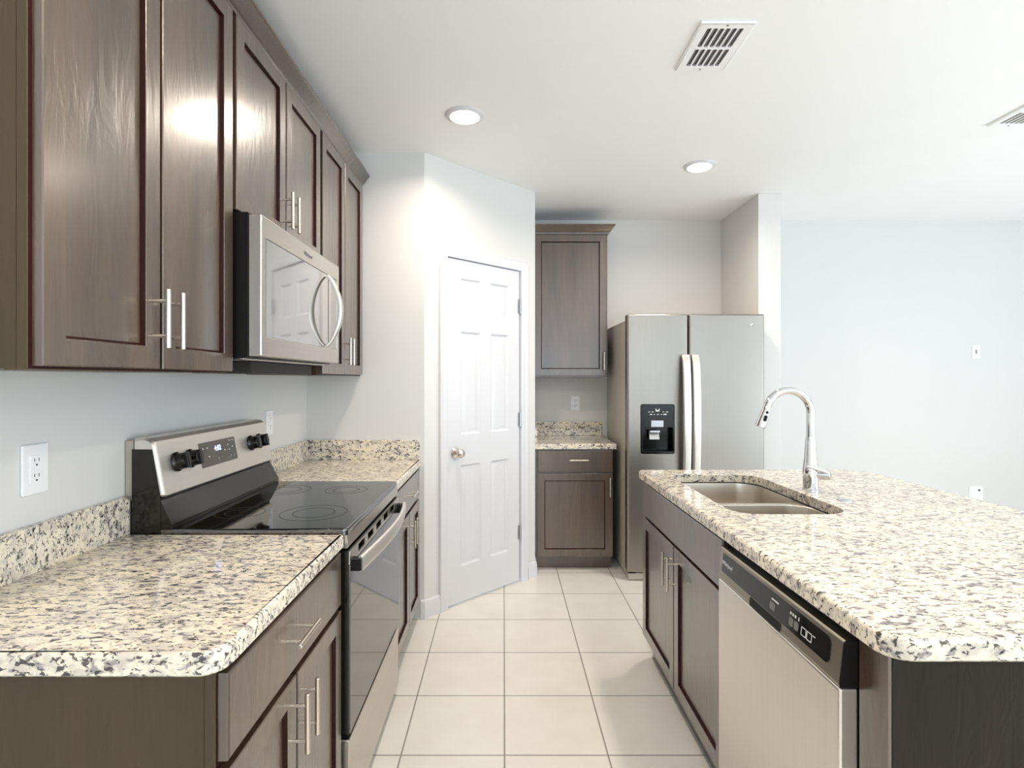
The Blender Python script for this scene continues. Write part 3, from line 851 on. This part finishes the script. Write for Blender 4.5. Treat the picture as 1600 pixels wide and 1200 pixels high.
for u, w, v, h in ((1.335, 0.034, 0.058, 0.004), (1.262, 0.006, 0.060, 0.006), (1.252, 0.006, 0.060, 0.006), (1.242, 0.006, 0.060, 0.006), (1.228, 0.003, 0.060, 0.009), (1.166, 0.010, 0.050, 0.002)):
    mb = MB(); plate(mb, cp3, rrect(u - w / 2, u + w / 2, v - h / 2, v + h / 2, 0.0008, 2), None, 0.0013, 0.0020, 0.0002, 1)
    mb.build('key_legend', M['mark'], gl, 0)
for u in (1.206, 1.184):
    fr = rrect(u - 0.010, u + 0.010, 0.032, 0.051, 0.002, 2)
    mb = MB(); plate(mb, cp3, fr, inset(fr, 0.002), 0.0013, 0.0020, 0.0002, 1, hole_r=0.0002, r0=0.0001)
    mb.build('key_outline', M['mark'], gl, 0)
for u, w in ((1.345, 0.026), (1.258, 0.018), (1.236, 0.018)):
    mb = MB(); plate(mb, cp3, rrect(u - w / 2, u + w / 2, 0.032, 0.051, 0.004), None, 0.0012, 0.0026, 0.0008, 2)
    mb.build('button', M['grey_btn'], gl, 25)
# end panel of the island with corner stile
t = thing('island_panel', (IX, 0.98, 0), 'plain island end panel facing the camera, its shade put into the colour', 'panel')
mb = MB().box(IX + 0.004, IB + 0.002, 0.984, 1.003, 0.0005, CT0 - 0.001, 0.001, 1); mb.build('end_panel', M['wood_shaded'], t)
mb = MB().box(IX - 0.004, IX + 0.0035, 0.984, 1.004, 0.0005, CT0 - 0.001, 0.001, 1); mb.build('corner_edge', M['wood'], t)
mb = MB().box(IX, IX + 0.020, 1.0045, 1.070, 0.0005, CT0 - 0.001, 0.001, 1); mb.build('filler', M['wood'], t)
mb = MB().box(IB + 0.0025, IB + 0.021, 0.984, SY1, 0.0005, CT0 - 0.001, 0.001, 1); mb.build('back_panel', M['wood_panel'], t)
# granite top with the sink cut-out
IT = (0.664, 1.778, 0.951, 2.735)
KX0, KX1, KY0, KY1 = 0.775, 1.175, 1.835, 2.600
t = thing('countertop', (IT[0], IT[2], CT0), 'large speckled granite island worktop with undermount sink cut-out', 'countertop')
hole = rrect(KX0, KX1, KY0, KY1, [0.085, 0.10, 0.10, 0.085], 8)
mb = MB(); plate(mb, xyz, rrect(*IT, [0.05, 0.05, 0.13, 0.03], 8), hole, CT0, CT1, 0.010, 5, r0=0.004, hole_r=0.003)
mb.build('slab', M['granite'], t, 40)
# sink
t = thing('sink', ((KX0 + KX1) / 2, (KY0 + KY1) / 2, 0.64), 'double-bowl stainless sink set under the island granite', 'sink')
MIDY = 2.168
for (a, b) in ((KY0 - 0.004, MIDY - 0.012), (MIDY + 0.012, KY1 + 0.004)):
    mb = MB()
    x0, x1 = KX0 - 0.004, KX1 + 0.004
    oa = a - 0.016 if a < MIDY - 0.1 else MIDY
    ob = b + 0.016 if b > MIDY + 0.1 else MIDY
    def ring(d, r, z): return [(p[0], p[1], z) for p in rrect(x0 + d, x1 - d, a + d, b - d, r, 8)]
    out = [(p[0], p[1], 0.8485) for p in rrect(x0 - 0.016, x1 + 0.016, oa, ob, 0.012, 8)]
    low = [(p[0], p[1], 0.8455) for p in rrect(x0 - 0.016, x1 + 0.016, oa, ob, 0.012, 8)]
    mb.loops([low, out, ring(0, 0.088, 0.8485), ring(0.003, 0.086, 0.845), ring(0.006, 0.084, 0.80), ring(0.012, 0.080, 0.69), ring(0.020, 0.074, 0.668), ring(0.040, 0.060, 0.655), ring(0.060, 0.045, 0.652)], cap0=False)
    bw = mb.build('bowl', M['steel_sink'], t, 60)
    c = ((x0 + x1) / 2, (a + b) / 2, 0.652)
    mb = MB().lathe([(0.056, 0.0), (0.056, 0.002), (0.050, 0.003), (0.040, 0.001), (0.036, -0.0), (0.010, 0.0015), (0, 0.0015)], c, Z, 32)
    mb.build('drain', M['chrome'], bw, 30)
# faucet
fc = Vector((1.245, 2.235, CT1))
t = thing('faucet', fc, 'tall chrome gooseneck pull-down faucet on the island', 'faucet')
mb = MB().lathe([(0.031, 0.0), (0.031, 0.004), (0.029, 0.006), (0.029, 0.082), (0.0275, 0.092), (0.0235, 0.125), (0.0195, 0.19), (0.0175, 0.215), (0.0165, 0.2155), (0.0, 0.2155)], fc, Z, 36)
mb.build('base', M['chrome'], t, 40)
pts = [fc + Z * 0.2155, fc + Z * 0.25, fc + Z * 0.29]
Rn, cz = 0.090, 0.312
for k in range(0, 23):
    a = math.radians(k * 7.5)
    pts.append(fc + X * (-Rn + Rn * math.cos(a)) + Z * (cz + Rn * math.sin(a)))
mb = MB().tube(pts, 0.0150, 20); mb.build('neck', M['chrome'], t, 50)
e = pts[-1]; dr = (pts[-1] - pts[-2]).normalized()
mb = MB().tube([e - dr * 0.001, e + dr * 0.004, e + dr * 0.010, e + dr * 0.074, e + dr * 0.084, e + dr * 0.086], [0.0155, 0.0165, 0.0165, 0.0205, 0.0205, 0.018], 24)
hd = mb.build('spray_head', M['chrome'], t, 40)
sid = Vector((0, -1, 0)); side2 = (dr.cross(sid)).normalized()
def hd3(u, v, n): return e + dr * v + side2 * u + sid * n
mb = MB(); plate(mb, hd3, rrect(-0.007, 0.007, 0.034, 0.060, 0.006), None, 0.010, 0.0208, 0.001, 2)
plate(mb, hd3, rrect(-0.0055, 0.0055, 0.016, 0.028, 0.005), None, 0.010, 0.0192, 0.001, 2)
mb.build('spray_button', M['black'], hd, 30)
hub = fc + Z * 0.064
ax = Vector((0.84, -0.54, 0.0)).normalized()
mb = MB().tube([hub + ax * 0.010, hub + ax * 0.060, hub + ax * 0.068, hub + ax * 0.072], [0.020, 0.020, 0.018, 0.011], 26)
lv = Vector((-0.95, -0.12, 0.30)).normalized()
p0 = hub + ax * 0.056 + Z * 0.012 + Vector((0, -0.008, 0))
mb.tube([p0 - lv * 0.004, p0 + lv * 0.03, p0 + lv * 0.090, p0 + lv * 0.094], [0.0075, 0.0065, 0.0050, 0.003], 14)
mb.build('lever', M['chrome'], t, 40)
o = MB().lathe([(0.026, 0.0), (0.026, 0.003), (0.023, 0.006), (0.012, 0.0075), (0.0, 0.0075)], (1.258, 2.035, CT1), Z, 32).build('sink_hole_cover', M['chrome'], None, 30)
tag(o, 'small round chrome hole cover on granite right of the faucet', 'cap')

# ---------------------------------------------------------------- wall plates
def wall_plate(O, U, N, kind, label, w=0.073, h=0.118, name='wall_outlet', cat='outlet'):
    t = thing(name, O, label, cat)
    f = lambda u, v, n: Vector(O) + U * u + Z * v + N * n
    mb = MB(); plate(mb, f, rrect(-w / 2, w / 2, -h / 2, h / 2, 0.004), None, 0.0005, 0.006, 0.003, 3)
    mb.build('cover_plate', M['plastic'], t, 30)
    if kind in ('duplex', 'decora'):
        mb = MB()
        plate(mb, f, rrect(-0.0168, 0.0168, -0.0335, 0.0335, 0.003), None, 0.005, 0.0078, 0.001, 2)
        for v in (-0.018, 0.018):
            for u in (-0.0062, 0.0062): plate(mb, f, rrect(u - 0.001, u + 0.001, v + 0.000, v + 0.008, 0.0004, 2), None, 0.007, 0.0081, 0.0001, 1, mi=1)
            plate(mb, f, rrect(-0.0024, 0.0024, v - 0.010, v - 0.005, 0.0023, 3), None, 0.007, 0.0081, 0.0001, 1, mi=1)
        mb.build('socket', [M['plastic'], M['slot']], t, 30)
    elif kind == 'switch':
        mb = MB(); plate(mb, f, rrect(-0.005, 0.005, -0.016, 0.016, 0.001), None, 0.005, 0.009, 0.001, 2)
        mb.build('toggle', M['grey_btn'], t, 30)
    elif kind == 'media':
        mb = MB()
        plate(mb, f, rrect(-0.038, -0.020, -0.030, 0.030, 0.002), None, 0.005, 0.0075, 0.001, 2)
        mb.build('data_socket', M['plastic'], t, 30); mb = MB()
        mb.lathe([(0.007, 0.005), (0.007, 0.012), (0.0, 0.012)], f(0.022, 0.028, 0), N, 14)
        mb.build('jack', M['slot'], t, 30)
    return t
wall_plate((XL, 1.295, 1.128), Y, X, 'decora', 'white outlet above the near left granite splash')
wall_plate((XL, 2.592, 1.133), Y, X, 'decora', 'white outlet on the left wall just past the range')
wall_plate((0.572, YB, 1.145), X, -Y, 'duplex', 'white outlet above the short worktop beside the refrigerator')
wall_plate((3.768, YB, 1.556), X, -Y, 'switch', 'small white switch plate high on the far living room wall', 0.066, 0.105, 'light_switch', 'switch')
wall_plate((3.768, YB, 0.425), X, -Y, 'media', 'low white double outlet plate just over the island edge', 0.112, 0.118)

# ---------------------------------------------------------------- ceiling fittings
def can_light(x, y, label, group='recessed ceiling lights'):
    t = thing('recessed_light', (x, y, CEIL), label, 'ceiling light', group)
    mb = MB().lathe([(0.068, -0.010), (0.072, -0.012), (0.080, -0.010), (0.093, -0.004), (0.095, 0.0), (0.068, 0.0)], (x, y, CEIL), Z, 48)
    mb.loops  # ring only
    mb.build('trim_ring', M['white'], t, 40)
    mb = MB().lathe([(0.067, -0.004), (0.067, -0.0135), (0.060, -0.0165), (0.0, -0.0165)], (x, y, CEIL), Z, 48)
    mb.build('lens', M['lens'], t, 40)
    l = bpy.data.lights.new('can_lamp', 'AREA'); l.shape = 'DISK'; l.size = 0.13; l.energy = CAN_W; l.spread = math.radians(158); l.color = CAN_COL
    lo = bpy.data.objects.new('can_lamp', l); lo.parent = t; lo.location = (0, 0, -0.020); COL.objects.link(lo)
    return t
can_light(-0.187, 2.646, 'nearer round recessed light in the ceiling above the range aisle')
can_light(1.163, 3.273, 'farther round recessed light in the ceiling before the refrigerator')
can_light(1.163, 1.02, 'round recessed light in the ceiling over the near island end')

for cx_, cy_ in ((-0.187, 0.70), (3.1, 1.6), (3.1, -1.2)):  # unseen cans added to brighten floor and worktops
    can_light(cx_, cy_, 'round recessed light added in the ceiling for fill, out of the picture')

def vent(x0, x1, y0, y1, label, cols, rows):
    t = thing('ceiling_vent', ((x0 + x1) / 2, (y0 + y1) / 2, CEIL), label, 'vent', 'white ceiling vents')
    f = lambda u, v, n: Vector((u, v, CEIL - n))
    mb = MB()
    mx, my = 0.030, 0.030
    holes = []
    ys = [(y0 + my + (y1 - y0 - 2 * my - 0.012) / rows * r + 0.012 * r, y0 + my + (y1 - y0 - 2 * my - 0.012) / rows * (r + 1) + 0.012 * r) for r in range(rows)]
    cw = (x1 - x0 - 2 * mx) / cols
    for (a, b) in ys:
        for c in range(cols):
            u = x0 + mx + c * cw
            holes.append(rrect(u + cw * 0.14, u + cw * 0.86, a, b, 0.004, 2))
    plate(mb, f, rrect(x0, x1, y0, y1, 0.003), holes, 0.001, 0.010, 0.005, 3, hole_r=0.001)
    for xx, yy in (((x0 + x1) / 2, y0 + 0.012), ((x0 + x1) / 2, y1 - 0.012)):
        mb.lathe([(0.004, -0.010), (0.004, -0.0115), (0, -0.012)], (xx, yy, CEIL), Z, 10, mi=1)
    mb.build('grille', [M['vent_white'], M['grey_btn']], t, 25)
    mb = MB()
    for (a, b) in ys:
        for c in range(cols):
            u = x0 + mx + (c + 0.5) * cw
            mb.prism([(u - cw * 0.34, a, CEIL - 0.0012), (u - cw * 0.28, a, CEIL - 0.0012), (u + cw * 0.02, a, CEIL - 0.0075), (u - cw * 0.04, a, CEIL - 0.0075)], Y * (b - a))
    mb.build('louver_blades', M['grey_btn'], t, 0)
    mb = MB().box(x0 + 0.02, x1 - 0.02, y0 + 0.02, y1 - 0.02, CEIL - 0.0011, CEIL - 0.0002)
    mb.build('duct_opening', M['duct'], t, 0)
vent(0.698, 0.895, 1.946, 2.247, 'white slotted ceiling vent above the aisle side of the island', 6, 2)
vent(2.405, 2.605, 2.446, 2.746, 'white ceiling vent at the right edge, partly cut off by the picture', 6, 2)
